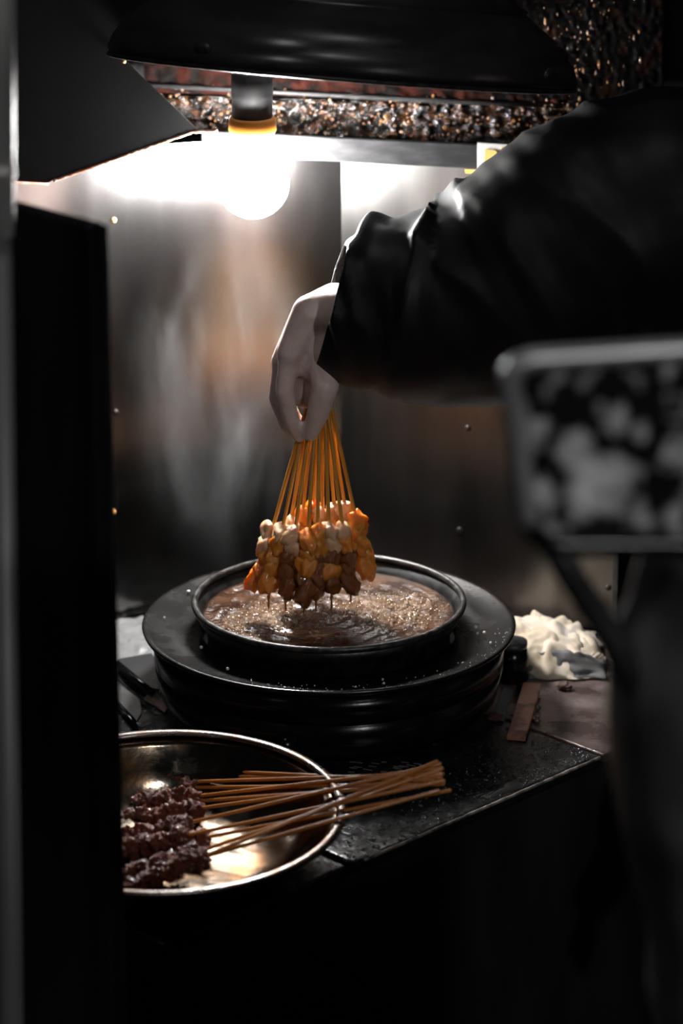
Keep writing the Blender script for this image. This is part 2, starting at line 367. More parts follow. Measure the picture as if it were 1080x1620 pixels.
OZ = .974
def oilh(x, y):
    q = V((x*34, y*34, 2)); h = noise.noise(q)*.0022+noise.noise(q*2.3)*.0013
    ang = sqrt((x+.03)**2+(y+.0)**2); h += .0009*sin(ang*260+noise.noise(q*.5)*4)
    return h
def foamy(x, y):                 # where the oil froths
    f = math.exp(-((x-.085)**2/.0042+(y-.012)**2/.0045))*1.15
    f += math.exp(-((x+.085)**2/.0028+(y+.03)**2/.004))*1.05
    f += math.exp(-((x-.0)**2/.010+(y-.01)**2/.0022))*.75
    return f+.30*noise.noise(V((x*30, y*30, 8)))
oil = MB(); RN = 44; AN = 128; vs = []; fs = []
for i in range(RN+1):
    r = .1535*i/RN
    for k in range(AN):
        a = 2*pi*k/AN; x, y = r*cos(a), r*sin(a); h = oilh(x, y)*min(1, (.1535-r)/.012+.05)
        vs.append(V((x, y, OZ+h)))
for i in range(RN):
    for k in range(AN): fs.append([i*AN+k, i*AN+(k+1) % AN, (i+1)*AN+(k+1) % AN, (i+1)*AN+k])
b_ = len(vs)
for (r, z) in ((.1535, .965), (.1465, .957), (.1, .957)):
    for k in range(AN): a = 2*pi*k/AN; vs.append(V((r*cos(a)*.985, r*sin(a)*.985, z)))
seq = [RN*AN, b_, b_+AN, b_+2*AN]
for s0, s1 in zip(seq, seq[1:]):
    for k in range(AN): fs.append([s0+k, s0+(k+1) % AN, s1+(k+1) % AN, s1+k])
oil.add(vs, fs); tag(oil.out('frying_oil', OIL), 'dark brown bubbling oil inside the frying pot', 'oil')
bb = MB(); cnt = 0
while cnt < 5200:
    a = random.random()*2*pi; r = .149*sqrt(random.random()); x, y = r*cos(a), r*sin(a); f = foamy(x, y)
    if random.random() > f*f: continue
    rr = .0004+.0024*random.random()**3.2*min(1.2, f+.2); bb.dome((x, y, OZ+oilh(x, y)-.0002), rr, rr*.8, 6); cnt += 1
tag(bb.out('oil_froth', FOAM), 'beige froth of bubbles on the hot oil', 'froth', kind='stuff')

# ------------------------------------------------------------------ steel bowl
BC = V((-.177, -.449, 0)); bowl = empty('bowl', (-.177, -.449, Z0), 'stainless steel bowl holding raw meat skewers at the front of the counter', 'bowl')
tq = Quaternion((1, 0, 0), radians(2.4)); bz = V((BC.x, BC.y, .8565))
MB().lathe([(0, 0), (.095, 0), (.118, .003), (.140, .013), (.160, .032), (.178, .052), (.193, .0625), (.1935, .0605), (.1795, .0495), (.162, .030), (.142, .011), (.118, .0005), (.095, -.0025), (0, -.0025)], bz, 128, tq).out('bowl_body', BOWLM, bowl)
MB().lathe([(.193+.0042*cos(t*pi/5)*1.5, .0625+.0034*sin(t*pi/5)) for t in range(10)], bz, 128, tq, closed=True).out('rim', BOWLR, bowl)
MB().lathe([(.093, -.0022), (.095, -.005), (.092, -.005), (.090, -.0022)], bz, 64, tq, closed=True).out('foot_ring', BOWLM, bowl)

# ------------------------------------------------------------------ meat pieces and sticks (shared meshes)
def blob_mesh(name, m, seed, amp=.3, fr=1.6, lev=3, fine=.12):
    bm = bmesh.new(); bmesh.ops.create_icosphere(bm, subdivisions=lev, radius=1)
    for v in bm.verts:
        d = v.co.normalized(); v.co = d*(1+amp*noise.noise(d*fr+V((seed*7.3, 0, seed)))+fine*noise.noise(d*fr*3.1+V((0, seed*3.1, 2))))
    me = bpy.data.meshes.new(name); bm.to_mesh(me); bm.free(); me.shade_smooth(); me.materials.append(m); return me
pal = [blob_mesh('meat_piece', PALE, s, .42, 1.4, 3, .16) for s in range(3)]
amb = [blob_mesh('meat_piece', AMBER, s+10, .45, 1.5, 3, .2) for s in range(4)]
brn_shaded = [blob_mesh('meat_piece', BROWN, s+20, .45, 1.5, 3, .2) for s in range(4)]
raw = [blob_mesh('meat_piece', (MEAT, MEATR)[s % 2], s+30, .55, 1.9, 4, .30) for s in range(8)]
def stick_mesh(m, ln, r):
    b = MB().tube([(0, 0, 0), (0, 0, .012), (0, 0, ln*.5), (0, 0, ln-.001), (0, 0, ln)], [.0003, r*.9, r, r, r*.8], 8); return mesh('stick', b.v, b.f, m)
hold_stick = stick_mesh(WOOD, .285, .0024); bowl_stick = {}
drip_m = mesh('drip', *(lambda b: (b.v, b.f))(MB().tube([(0, 0, .004), (0, 0, -.002), (0, 0, -.010), (0, 0, -.014)], [.0022, .0014, .0012, .0004], 6)), BROWN)

# the raised bunch: x at row 690, x at row 830, depth offset of the tip, tip height above the oil
bunch = [(472, 433, -.005, .004), (476, 448, -.030, .008), (482, 459, .026, .012), (487, 468, -.046, .010), (491, 477, .046, .014),
         (497, 488, -.055, .012), (501, 494, .062, .022), (505, 502, -.050, .013), (510, 510, .050, .016), (515, 520, -.046, .014),
         (519, 531, .042, .018), (523, 541, -.036, .018), (528, 550, .022, .022), (534, 565, -.004, .026)]
ordn = ['leftmost', 'second from left', 'third from left', 'fourth from left', 'fifth from left', 'sixth from left', 'seventh from left',
        'eighth from left', 'eighth from right', 'seventh from right', 'sixth from right', 'fifth from right', 'fourth from right', 'third from right', 'second from right', 'rightmost']
order_b = ordn[:7]+['seventh from right', 'sixth from right', 'fifth from right', 'fourth from right', 'third from right', 'second from right', 'rightmost']
for i, (xa, xb, dy, hz) in enumerate(bunch):
    gy = -.012+dy*.16
    g = ony(xa, 690, gy)
    slope = (xb-xa)/140
    tip_z = OZ+hz+.026
    ye = -.012+dy*1.0
    # tip: at depth ye and height tip_z, on the continuation of the stick in the photograph
    row = 940
    for _ in range(6):
        p = ony(xa+slope*(row-690), row, ye); row += (p.z-tip_z)*5000/3.85
    tip = ony(xa+slope*(row-690), row, ye)
    d = (g-tip); q = d.to_track_quat('Z', 'Y')
    r = empty('held_skewer', tip, 'fried meat skewer, %s in the bunch held over the pot' % order_b[i], 'skewer', 'skewers held over the pot', q)
    put('stick', hold_stick, r)
    n = 5; ln = .076; lift = random.uniform(-.003, .009)
    for k in range(n):
        t = (k+.6)/n; zz = .006+ln*t+lift
        m = random.choice(pal if (k == 4 and random.random() < .75 or k == 3 and random.random() < .3) else (amb if (i < 3 or i > 11 or k >= 3 or random.random() < .12) else brn_shaded))  # lower middle pieces mostly brown: the bunch's shade put into their colour
        s = random.uniform(.0105, .0138)
        put('meat_piece', m, r, (random.uniform(-.003, .003), random.uniform(-.003, .003), zz), Quaternion((0, 0, 1), random.random()*6.3) @ Quaternion((1, 0, 0), random.uniform(-.5, .5)), (s, s*.88, s*1.25))
    if i in (1, 3, 5, 7, 9, 11): put('drip', drip_m, r, (0, 0, .001), q.inverted())

# the skewers lying in the bowl: pixel of the stick just right of the meat, pixel of the handle end, extra height
lying = [((300, 1218), (690, 1236), .012, 'behind all the others along the bowl\'s far side'),
         ((312, 1228), (700, 1232), .010, 'level handle second from the far side'),
         ((302, 1237), (702, 1224), .016, 'third stick down from the far side of the bowl'),
         ((312, 1246), (694, 1241), .008, 'fourth stick down from the far side of the bowl'),
         ((316, 1259), (701, 1215), .020, 'fifth stick down from the far side of the bowl'),
         ((316, 1267), (703, 1240), .010, 'sixth stick down from the far side of the bowl'),
         ((322, 1278), (700, 1226), .014, 'seventh stick down, middle of the bowl'),
         ((306, 1300), (698, 1208), .024, 'stick starting beside the dark gap in the meat'),
         ((298, 1321), (704, 1235), .018, 'amber stick below the dark gap in the meat'),
         ((330, 1324), (714, 1250), .008, 'lowest of the handle ends at the right'),
         ((318, 1346), (700, 1216), .020, 'third stick up from the near side of the bowl'),
         ((330, 1352), (693, 1204), .030, 'stick crossing over the others with the highest handle end'),
         ((306, 1360), (695, 1250), .010, 'nearest the front rim of the bowl')]
for i, (pa, pb, ex, lab) in enumerate(lying):
    a = onz(pa[0], pa[1], .876+ex*.45); zb = .949+ex*.45
    b = onz(pb[0], pb[1], zb)
    d = (b-a).normalized(); tip = a - d*.108; ln = (b-tip).length
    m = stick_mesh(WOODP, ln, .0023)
    r = empty('raw_skewer', tip, 'raw meat skewer in bowl, '+lab, 'skewer', 'raw meat skewers in the bowl', d.to_track_quat('Z', 'Y'))
    put('stick', m, r)
    n = 7
    for k in range(n):
        zz = .010+.094*(k+.5)/n; s = random.uniform(.0085, .0115)
        put('meat_piece', random.choice(raw), r, (random.uniform(-.003, .003), random.uniform(-.003, .003), zz), Quaternion((random.random(), random.random(), random.random(), random.random())).normalized(), (s, s*.95, s*1.1))

# ------------------------------------------------------------------ hood: greasy back panel, ledge, bar, flap
hd = empty('hood', (0, .44, 1.43), 'greasy black extractor hood above the back splash wall, spattered amber', 'hood')
HY = .445
def hp(px, py, y=HY): return ony(px, py, y)
def hgrid(x0, x1, t0, t1, b0, b1, nx, ny, amp, seed, y=HY, fr=90):
    def f(a, b):
        x = x0+(x1-x0)*a; top = t0+(t1-t0)*a; bot = b0+(b1-b0)*a; p = hp(x, top+(bot-top)*b, y)
        n = noise.noise(V((p.x*fr, seed, p.z*fr)))+.5*noise.noise(V((p.x*fr*2.2, seed, p.z*fr*2.2)))
        edge = min(a, 1-a, b, 1-b)
        return p - V((0, max(0, n+.2)*amp*(1 if edge > 0 else 0), 0))
    return MB().grid(nx, ny, f)
hgrid(228, 1010, 150, 172, 210, 236, 200, 24, .009, 1).out('grease_panel', GREASE, hd)
hgrid(228, 1010, 95, 130, 146, 168, 160, 12, .006, 4, HY-.012).out('ledge', REDG, hd)
hgrid(800, 1050, -120, -120, 150, 172, 80, 80, .003, 6, HY-.02, 120).out('side_panel', DARKG, hd)
MB().tube([hp(232, 134, HY-.016), hp(440, 146, HY-.016), hp(660, 158, HY-.016), hp(890, 168, HY-.016)], .0032, 8).out('ledge_rail', BAR, hd)
MB().slab([hp(232, 205, HY-.012), hp(870, 232, HY-.012), hp(870, 240, HY-.012), hp(232, 213, HY-.012)], (0, .03, 0)).out('drip_rail', BLACKMETAL, hd, False)
gd = MB()
for i in range(620):
    x = random.uniform(236, 900); t = (x-228)/782; y = 132+22*t+random.random()*76
    p = hp(x, y, HY-.013); r = .0007+.0021*random.random()**3; gd.ball(p, r, 7, 5)
for i in range(240):
    x = random.gauss(915, 45); y = random.uniform(-20, 330)
    if x < 845 or x > 1045 or y > 172: continue
    p = hp(x, y, HY-.029); r = .0006+.0018*random.random()**3; gd.ball(p, r, 7, 5, (1, 1, random.uniform(1, 2.2)))
tag(gd.out('grease_drops', DROP, hd), kind='stuff')
BY = .302
BARB = mat('back_bar', (.014, .014, .0145), .6, .0, spec=.15, col2=(.026, .026, .027), scale=30, stretch=(1, 1, 3))
MB().slab([ony(318, 208, BY), ony(765, 229, BY), ony(765, 268, BY), ony(318, 246, BY)], (0, .008, 0)).out('bar', BARB, hd, False, .002)
MB().slab([ony(755, 226, .285), ony(860, 232, .285), ony(860, 300, .285), ony(755, 296, .285)], (0, .004, 0)).out('end_plate', PALEP, hd, False)
def patch(pts, y, m):
    return MB().slab([ony(a, b, y) for a, b in pts], (0, .001, 0)).out('tape', m, hd, False)
patch([(767, 236), (784, 238), (790, 250), (782, 262), (770, 268), (766, 268)], .2835, YELLOW)
patch([(735, 268), (766, 269), (764, 276), (736, 274)], .3008, YELLOW)
patch([(793, 233), (803, 234), (804, 244), (795, 245)], .2835, YELLOW)
# dark flap over the left wall and its rusty lower edge
fn = V((0, -1, 0)); fp = V((0, .236, 0))
def fl(px, py, k=0): return onpl(px, py, fp+nl*k, fn)
outl = [(-60, -160), (252, -160), (238, 20), (196, 94), (312, 205), (85, 284), (76, 290), (-60, 283)]
MB().slab([fl(*p) for p in outl], (0, .004, 0)).out('flap', FLAPM, hd, False, .001)
pts = []; rs = []
for i in range(70):
    t = i/69; x = 84+(344-84)*t
    y = 285-(80/227)*(x-84) if x < 305 else 207-(x-305)*.02
    pts.append(fl(x, y+1, -.0015)+V((0, 0, .0008*noise.noise(V((t*40, 1, 0)))))); rs.append(.0022+.0011*noise.noise(V((t*50, 0, 0))))
MB().tube(pts, rs, 7).out('rusty_edge', RUST, hd)
MB().tube([fl(-60, 284), fl(77, 291)], .0016, 6).out('rusty_edge', RUST, hd)
p = fl(196, 97, .004); MB().ball(p, .0028, 8, 6).out('bolt', BOLTO, hd)
# uprights and top beam that carry hood and dome, above and beside the view
for x in (-.5, .52): MB().box((x, .50, 1.05), (.04, .04, 2.1)).out('post', BLACKPAINT, hd, False, .003)
MB().box((.01, .50, 2.08), (1.1, .05, .05)).out('beam', BLACKPAINT, hd, False, .003)
for x in (-.47, .49): MB().box((x, .475, 1.5), (.06, .02, .04)).out('bracket', BLACKPAINT, hd, False)
MB().box((.01, .487, 1.62), (1.02, .012, .22)).out('hood_back', BLACKPAINT, hd, False, .002)

# ------------------------------------------------------------------ hanging black dome
DY = .10; dc = ony(541, 112, DY)
dome = empty('dome_cover', dc, 'large black domed cover with a rolled rim hanging above the bulb', 'cover')
R_ = .2755
dq = Quaternion((0, 1, 0), radians(4.6)) @ Quaternion((1, 0, 0), radians(-9.4))
prof = [(R_, 0), (R_+.002, .010), (R_-.003, .024), (R_-.010, .034), (R_-.009, .040), (R_-.030, .056), (R_-.06, .078), (R_-.064, .082), (R_-.062, .086), (R_-.10, .104), (R_-.15, .122), (R_-.21, .132), (0, .136)]
inn = [(0, .133), (R_-.21, .129), (R_-.15, .119), (R_-.10, .101), (R_-.065, .076), (R_-.034, .054), (R_-.013, .033), (R_-.006, .022), (R_-.003, .001)]
MB().lathe(prof+inn, dc, 128, dq, closed=False).out('dome_shell', DOMEM, dome)
MB().lathe([(R_+.003*cos(t*pi/4), -.001+.0026*sin(t*pi/4)) for t in range(8)], dc, 128, dq, closed=True).out('rim', RIMM, dome)
MB().tube([dc+dq @ V((0, 0, .13)), dc+V((0, .2, .30)), V((.03, .5, 2.06))], .006, 8).out('hanger', BLACKPAINT, dome)
for (a, h, rr) in ((-pi/2-.62, .019, .012), (-pi/2+1.02, .018, .014)):
    p = dc+dq @ V(((R_-.001)*cos(a), (R_-.001)*sin(a), h)); MB().ball(p, rr, 16, 10, (1, .35, .7), Quaternion((0, 0, 1), a+pi/2)).out('boss', DOMEM, dome)

# ------------------------------------------------------------------ bulb
LY = .25; bc = ony(400, 289, LY)
lb = empty('light_bulb', bc+V((0, 0, .12)), 'glowing white globe light bulb hanging in a dark socket', 'light bulb')
k_ = .0008
g = MB().lathe([(0, -56*k_)]+[(56*k_*sin(t), -56*k_*cos(t)) for t in [pi*i/20 for i in range(1, 16)]]+[(34.5*k_, 46*k_), (33.5*k_, 60*k_), (33*k_, 80*k_), (0, 80.5*k_)], bc, 48).out('glass_globe', GLOW, lb)
MB().lathe([(0, 80*k_), (35*k_, 80*k_), (37*k_, 84*k_), (36*k_, 101*k_), (34*k_, 104*k_), (0, 104*k_)], bc, 40).out('collar', COLLAR, lb)
MB().lathe([(0, 104*k_), (31*k_, 104*k_), (31.5*k_, 138*k_), (32.5*k_, 139*k_), (32*k_, 172*k_), (26*k_, 182*k_), (0, 182*k_)], bc, 40).out('socket', PORC, lb)
MB().tube([bc+V((0, 0, 180*k_)), bc+V((.004, -.02, .19)), dc+dq @ V((-.04, .07, .119))], .003, 8).out('cord', BLACKPAINT, lb)

# ------------------------------------------------------------------ clutter to the right of the stove
cl = MB()
c0 = onz(875, 1062, Z0)
def clf(a, b):
    x = (a-.5)*2; y = (b-.5)*2
    rr = sqrt(x*x*.9+y*y); h = max(0, 1-rr**2.2)
    px = c0.x+x*.070-.004+.010*noise.noise(V((a*5, b*5, 1))); py = c0.y+.052+y*.082+.010*noise.noise(V((a*5, b*5, 4)))
    n = abs(noise.noise(V((a*4.2+b*1.4, b*5, 0))))*.030+abs(noise.noise(V((a*9, b*7, 3))))*.013+noise.noise(V((a*20, b*20, 5)))*.003
    return V((px, py, Z0+.0015+h**.6*(.034-.016*x)+(n*.62*min(1, h*3))))
cl.grid(56, 56, clf)
ce = empty('rag', c0, 'crumpled cream rag heaped on the counter right of the stove', 'rag')
o = cl.out('rag_body', CLOTH, ce); sm = o.modifiers.new('solid', 'SOLIDIFY'); sm.thickness = .0015; sm.offset = 1
tf = MB(); e0 = onz(925, 1062, Z0+.028); e0.y = c0.y+.02; e0 = ony(918, 1060, c0.y+.015)
for i in range(16):
    a = radians(-55+110*i/15); d = V((cos(a), .25*sin(i*2.1), sin(a)*.8+.15)).normalized()
    tf.tube([e0, e0+d*.014+V((0, 0, .001)), e0+d*(.028+.010*random.random())], [.004, .004, .0022], 6)
tf.tube([e0+V((.004, -.003, -.004)), e0+V((.010, -.006, -.012)), e0+V((.008, -.008, -.028))], .0016, 6)
tf.ball(e0, .007, 10, 8)
tf.out('tied_end', CLOTH, ce)
def lf(a, b):
    x = (a-.5)*2; p = V((c0.x+.004+x*.062, c0.y-.010-(.018+.016*noise.noise(V((a*3.5, 2, 1))))*b+.010*noise.noise(V((a*5, b*3, 7))), Z0+.0012+.030*(1-b)**1.2*(1-.5*x*x)+.006*abs(noise.noise(V((a*9, b*3, 1)))))); return p
o = MB().grid(30, 10, lf).out('grey_hem', CLOTHG, ce); sm = o.modifiers.new('solid', 'SOLIDIFY'); sm.thickness = .0015
o['label'] = 'dark grey lower hem of the rag'

jr = onz(800, 1062, Z0); jr = V((.2290, .092, 0))
je = empty('jar', (jr.x, jr.y, Z0), 'small dark glossy jar half hidden behind the stove ring, left of the rag', 'jar')
MB().lathe([(0, .8505), (.021, .8505), (.023, .854), (.023, .880), (.019, .893), (.017, .894), (0, .894)], jr, 32).out('jar_body', BLACKMETAL, je)
MB().lathe([(.0172, .8942), (.0195, .8942), (.0200, .8975), (.0195, .902), (0, .903), (0, .8945)], jr, 32).out('lid', BAR, je)

def flat(name, px, h, m, label, cat, z=Z0+.0006, tilt=None, sub=None):
    pts = [onz(x, y, z) for x, y in px]; c = sum(pts, V())/len(pts)
    return tag(MB().slab(pts, (0, 0, h)).out(name, m, None, False, .0008), label, cat)
# wood strip leaning on the jar end
we = MB(); a = onz(816, 1166, Z0+.006); b = ony(842, 1080, .052)
d = (b-a).normalized(); sd = V((1, .12, 0)); sd = (sd-d*sd.dot(d)).normalized(); nn = d.cross(sd)
we.slab([a-sd*.0115, a+sd*.0115, b+sd*.0115, b-sd*.0115], nn*.005)
tag(we.out('wood_strip', STRIP, None, False, .0008), 'reddish brown wooden strip with dark burns beside the stove', 'wood strip')
flat('grey_card', [(779, 1136), (796, 1142), (812, 1092), (796, 1088)], .0012, SHEET if 0 else CLOTHG, 'dull grey card scrap lying left of the wooden strip', 'scrap')
sc_ = MB()
for i in range(9):
    p = onz(838+random.random()*14, 1108+i*4, Z0+.003); sc_.ball(p, .0035+.002*random.random(), 8, 6, (1, 1, .7))
CHAR = mat('charred', (.03, .012, .008), .5, 0, (.10, .045, .03), 120, bump=.5, bscale=200)
ch = empty('crushed_foil', onz(848, 1125, Z0), 'small crushed foil strip glinting right of the wooden strip', 'foil')
sc_.out('foil_lumps', PLATE, ch)
for nm, (x, y), lab in (('burnt_scrap', (893, 1085), 'small burnt brown scrap under the rag at right'), ('burnt_scrap', (782, 1134), 'charred crumb beside the grey card at the stove foot')):
    bmx = blob_mesh(nm, CHAR, x*.1, .5, 2, 3); o = put(nm, bmx, None, onz(x, y, Z0+.0045), None, (.009, .007, .005)); tag(o, lab, 'scrap')

# ------------------------------------------------------------------ clutter to the left of the stove
def shf(a, b):
    x0 = 176+(250-176)*a; y = 984+(1050-984)*b-10*a
    p = onz(x0, y, Z0+.002)
    cre = abs(noise.noise(V((a*2.2+b*2.5, b*4.5-a, 3))))
    return p+V((0, 0, .010*cre+.003*noise.noise(V((a*5, b*6, 1)))))
o = MB().grid(30, 30, shf).out('plastic_sheet', SHEET); sm = o.modifiers.new('solid', 'SOLIDIFY'); sm.thickness = .001; sm.offset = 1
tag(o, 'pale creased plastic sheet on the counter left of the stove', 'sheet')
te = empty('black_tray', onz(215, 1066, Z0), 'flat black tray corner poking out left of the stove', 'tray')
tp = [(184, 1046), (240, 1036), (250, 1052), (252, 1094), (240, 1092)]
MB().slab([onz(x, y, Z0+.016) for x, y in tp], (0, 0, .003)).out('tray_top', FLAPM, te, False, .0008)
MB().slab([onz(x, y, Z0+.0005) for x, y in [(186, 1062), (238, 1052), (246, 1094), (240, 1108)]], (0, 0, .0155)).out('tray_base', BLACKPAINT, te, False, .001)
MB().tube([onz(182, 1048, Z0+.018), onz(242, 1096, Z0+.018)], .0028, 8).out('tray_rim', BLACKMETAL, te)
flat('pink_scrap', [(227, 1108), (236, 1098), (249, 1098), (254, 1108), (265, 1122), (261, 1129), (245, 1118)], .003, PINK, 'pinkish folded card scrap at the foot of the stove', 'scrap')
bs = MB().tube([onz(176, 1104, Z0+.004), onz(222, 1158, Z0+.004)], .0035, 8)
tag(bs.out('black_rod', BLACKMETAL), 'thin black rod lying behind the steel bowl at the left', 'rod')
lp = [(174, 1068), (180, 1066), (222, 1108), (224, 1130), (216, 1142), (176, 1100)]
flat('grey_plate', lp, .002, BAR, 'flat grey metal plate between the black tray and black rod', 'plate')

# ------------------------------------------------------------------ person (body, jacket, trousers, hair)
def remesh(b, vox, smooth_it=6, fac=.5):
    me = bpy.data.meshes.new('tmp'); me.from_pydata([tuple(v) for v in b.v], [], b.f)
    o = bpy.data.objects.new('tmp', me); COL.objects.link(o)
    r = o.modifiers.new('r', 'REMESH'); r.mode = 'VOXEL'; r.voxel_size = vox; r.use_smooth_shade = True
    s = o.modifiers.new('s', 'SMOOTH'); s.factor = fac; s.iterations = smooth_it
    dg = bpy.context.evaluated_depsgraph_get(); ev = o.evaluated_get(dg); out = bpy.data.meshes.new_from_object(ev)
    bpy.data.objects.remove(o); bpy.data.meshes.remove(me); out.shade_smooth(); return out
def limb(b, pts, rs, n=14, sub=6):
    """rounded tapered chain: dense balls joined by a tube, later fused by the remesh"""
    P = [V(p) for p in pts]
    for i in range(len(P)-1):
        for k in range(sub+1):
            t = k/sub; b.ball(P[i].lerp(P[i+1], t), rs[i]+(rs[i+1]-rs[i])*t, n, n//2+2)
HYc = -.012
def h3(px, py, dy=0.0): return ony(px, py, HYc+dy)
wrist = h3(530, 490, .004); elbow = ony(842, 440, -.02); shoulder = V((.535, -.05, 1.455))
S = .00077
body = MB()
tx = .60; ty = -.235           # trunk
def ell(c, r, s): body.ball(c, r, 20, 14, s)
limb(body, [(tx, ty, .93), (tx+.005, ty, 1.10), (tx, ty, 1.25), (tx-.005, ty, 1.40)], [.125, .115, .125, .115], 20)
for sg in (-1, 1):
    limb(body, [(tx, ty+sg*.09, .92), (tx-.01, ty+sg*.10, .50), (tx+.01, ty+sg*.10, .10)], [.085, .058, .040], 16, 10)
    limb(body, [(tx+.02, ty+sg*.10, .045), (tx-.12, ty+sg*.11, .035)], [.040, .032], 12)
limb(body, [(tx-.005, ty, 1.40), (shoulder.x, shoulder.y, shoulder.z)], [.10, .062], 16)
limb(body, [(tx-.005, ty, 1.40), (tx, ty-.19, 1.45)], [.10, .062], 16)
limb(body, [shoulder, elbow, wrist], [.056, .043, .030], 16, 12)
lw = V((tx-.10, ty-.25, .98)); limb(body, [(tx, ty-.19, 1.45), (tx+.03, ty-.24, 1.18), lw], [.055, .042, .030], 14, 10)
limb(body, [lw, lw+V((-.03, .005, -.06)), lw+V((-.05, .01, -.085))], [.028, .034, .030], 12)
for k in range(4): limb(body, [lw+V((-.045+.0, -.028+.018*k, -.085)), lw+V((-.07, -.03+.019*k, -.125)), lw+V((-.055, -.028+.018*k, -.16+.006*abs(k-1.5)))], [.010, .009, .0075], 10)
limb(body, [lw+V((-.03, .035, -.05)), lw+V((-.07, .045, -.085)), lw+V((-.085, .035, -.11))], [.012, .010, .0085], 10)
# neck and head (face towards -x, looking down at the pot)
hc = V((tx-.055, ty+.02, 1.665))
limb(body, [(tx-.005, ty, 1.45), hc+V((.02, 0, -.06))], [.060, .056], 14)
body.ball(hc, .098, 24, 18, (1.0, .80, 1.12)); body.ball(hc+V((-.045, 0, -.065)), .060, 18, 12, (.9, .9, .95))
limb(body, [hc+V((-.093, 0, .005)), hc+V((-.112, 0, -.028))], [.010, .015], 10)
for sg in (-1, 1):
    body.ball(hc+V((.005, sg*.078, -.015)), .028, 12, 8, (.7, .35, 1.1)); body.ball(hc+V((-.088, sg*.032, .018)), .016, 10, 8, (.6, 1.1, .5))
body.ball(hc+V((-.097, 0, -.060)), .018, 12, 8, (.5, 1.2, .35)); body.ball(hc+V((-.095, 0, -.072)), .017, 12, 8, (.5, 1.1, .35))
# right hand: wrist bent down, fingers pinching the bunch
kn = [h3(458, 558, -.034), h3(449, 572, -.012), h3(449, 582, .012), h3(456, 590, .034)]          # knuckles: index (near) .. little
for k in range(4):
    limb(body, [wrist+V((0, (-.020, -.007, .007, .020)[k], 0)), h3(492, 498, (-.024, -.009, .009, .024)[k]), kn[k]], [.027, .0245, .0160], 14)
limb(body, [wrist, h3(500, 560, 0), h3(484, 612, .004)], [.030, .032, .026], 14)
mids = [h3(450, 618, -.036), h3(440, 628, -.012), h3(442, 634, .012), h3(452, 636, .034)]
dist = [h3(460, 664, -.030), h3(455, 672, -.010), h3(460, 672, .012), h3(470, 668, .028)]
tips = [h3(474, 690, -.020), h3(474, 688, -.006), h3(480, 684, .010), h3(488, 680, .020)]
for k in range(4):
    limb(body, [kn[k], mids[k], dist[k], tips[k]], [(.0135, .0118, .0100, .0080), (.0140, .0122, .0104, .0084), (.0134, .0116, .0100, .0080), (.0118, .0102, .0088, .0072)][k], 12, 8)
th = [h3(512, 560, -.030), h3(514, 612, -.042), h3(503, 652, -.038), h3(491, 686, -.026)]
limb(body, th, [.022, .0170, .0140, .0100], 12, 8)
limb(body, [h3(505, 530, -.020), th[0], h3(490, 575, -.02)], [.024, .021, .020], 12)
pe = empty('person', (tx, ty, 0), 'person in a black jacket reaching in from the right, holding skewers over the pot', 'person')
def put_local(name, me, m, parent):
    me.materials.clear(); me.materials.append(m); off = V(parent.location)
    for v in me.vertices: v.co -= off
    return put(name, me, parent)
bme = remesh(body, .0033, 4); o_body = put_local('body', bme, SKIN, pe)
nl_ = MB()
for k in range(4):
    d_ = (tips[k]-dist[k]).normalized(); nn = (V((-1, 0, .2))-d_*V((-1, 0, .2)).dot(d_)).normalized(); q = Matrix((nn.cross(d_), d_, nn)).transposed().to_quaternion()
    nl_ = MB().ball(tips[k]-d_*.001+nn*.0072, .0045, 10, 6, (1, 1.25, .35), q); o = put('fingernail', mesh('fingernail', [v-V(pe.location) for v in nl_.v], nl_.f, PALE), o_body)
# jacket
jk = MB()
cen = [(548, 506, 92), (585, 495, 118), (640, 488, 142), (720, 482, 160), (800, 458, 182), (880, 415, 196), (960, 370, 200), (1050, 330, 190)]
ax = [ony(x, y, -.012-.006*i) for i, (x, y, r) in enumerate(cen)]; rr = [r*S*.97 for x, y, r in cen]
for i in range(len(ax)-1):
    for k in range(7):
        t = k/6; jk.ball(ax[i].lerp(ax[i+1], t), rr[i]+(rr[i+1]-rr[i])*t, 24, 18)
limb(jk, [ax[-1], shoulder+V((.03, -.02, .0))], [rr[-1], .13], 20)
limb(jk, [shoulder+V((.03, -.02, 0)), (tx, ty, 1.40)], [.125, .15], 20)
limb(jk, [(tx, ty, 1.43), (tx, ty-.17, 1.43)], [.12, .095], 20)
limb(jk, [(tx, ty-.19, 1.44), (tx+.03, ty-.25, 1.18), (tx-.085, ty-.25, 1.00)], [.098, .075, .058], 18, 10)
limb(jk, [(tx, ty, .92), (tx, ty, 1.15), (tx, ty, 1.40)], [.155, .165, .15], 24, 10)
limb(jk, [(tx, ty+.06, .92), (tx, ty+.06, 1.36)], [.14, .14], 20, 10); limb(jk, [(tx, ty-.06, .92), (tx, ty-.06, 1.36)], [.14, .14], 20, 10)
limb(jk, [(tx-.005, ty, 1.46), (tx-.01, ty, 1.53)], [.085, .075], 18)
jme = remesh(jk, .006, 8)
def nearest_axis(p):
    best = (9, 0, 0)
    s = 0
    for i in range(len(ax)-1):
        d = ax[i+1]-ax[i]; L = d.length; t = max(0, min(1, (p-ax[i]).dot(d)/(L*L))); q = ax[i]+d*t; dd = (p-q).length
        if dd < best[0]: best = (dd, s+t*L, q)
        s += L
    return best
cuff_n = (ax[0]-ax[2]).normalized(); cuff_c = ony(520, 506, -.012)
cutn = V((-.90, 0, -.42)).normalized(); cutn = V((-.96, 0, .26)).normalized()
import numpy as _np
norms = [v.normal.copy() for v in jme.vertices]
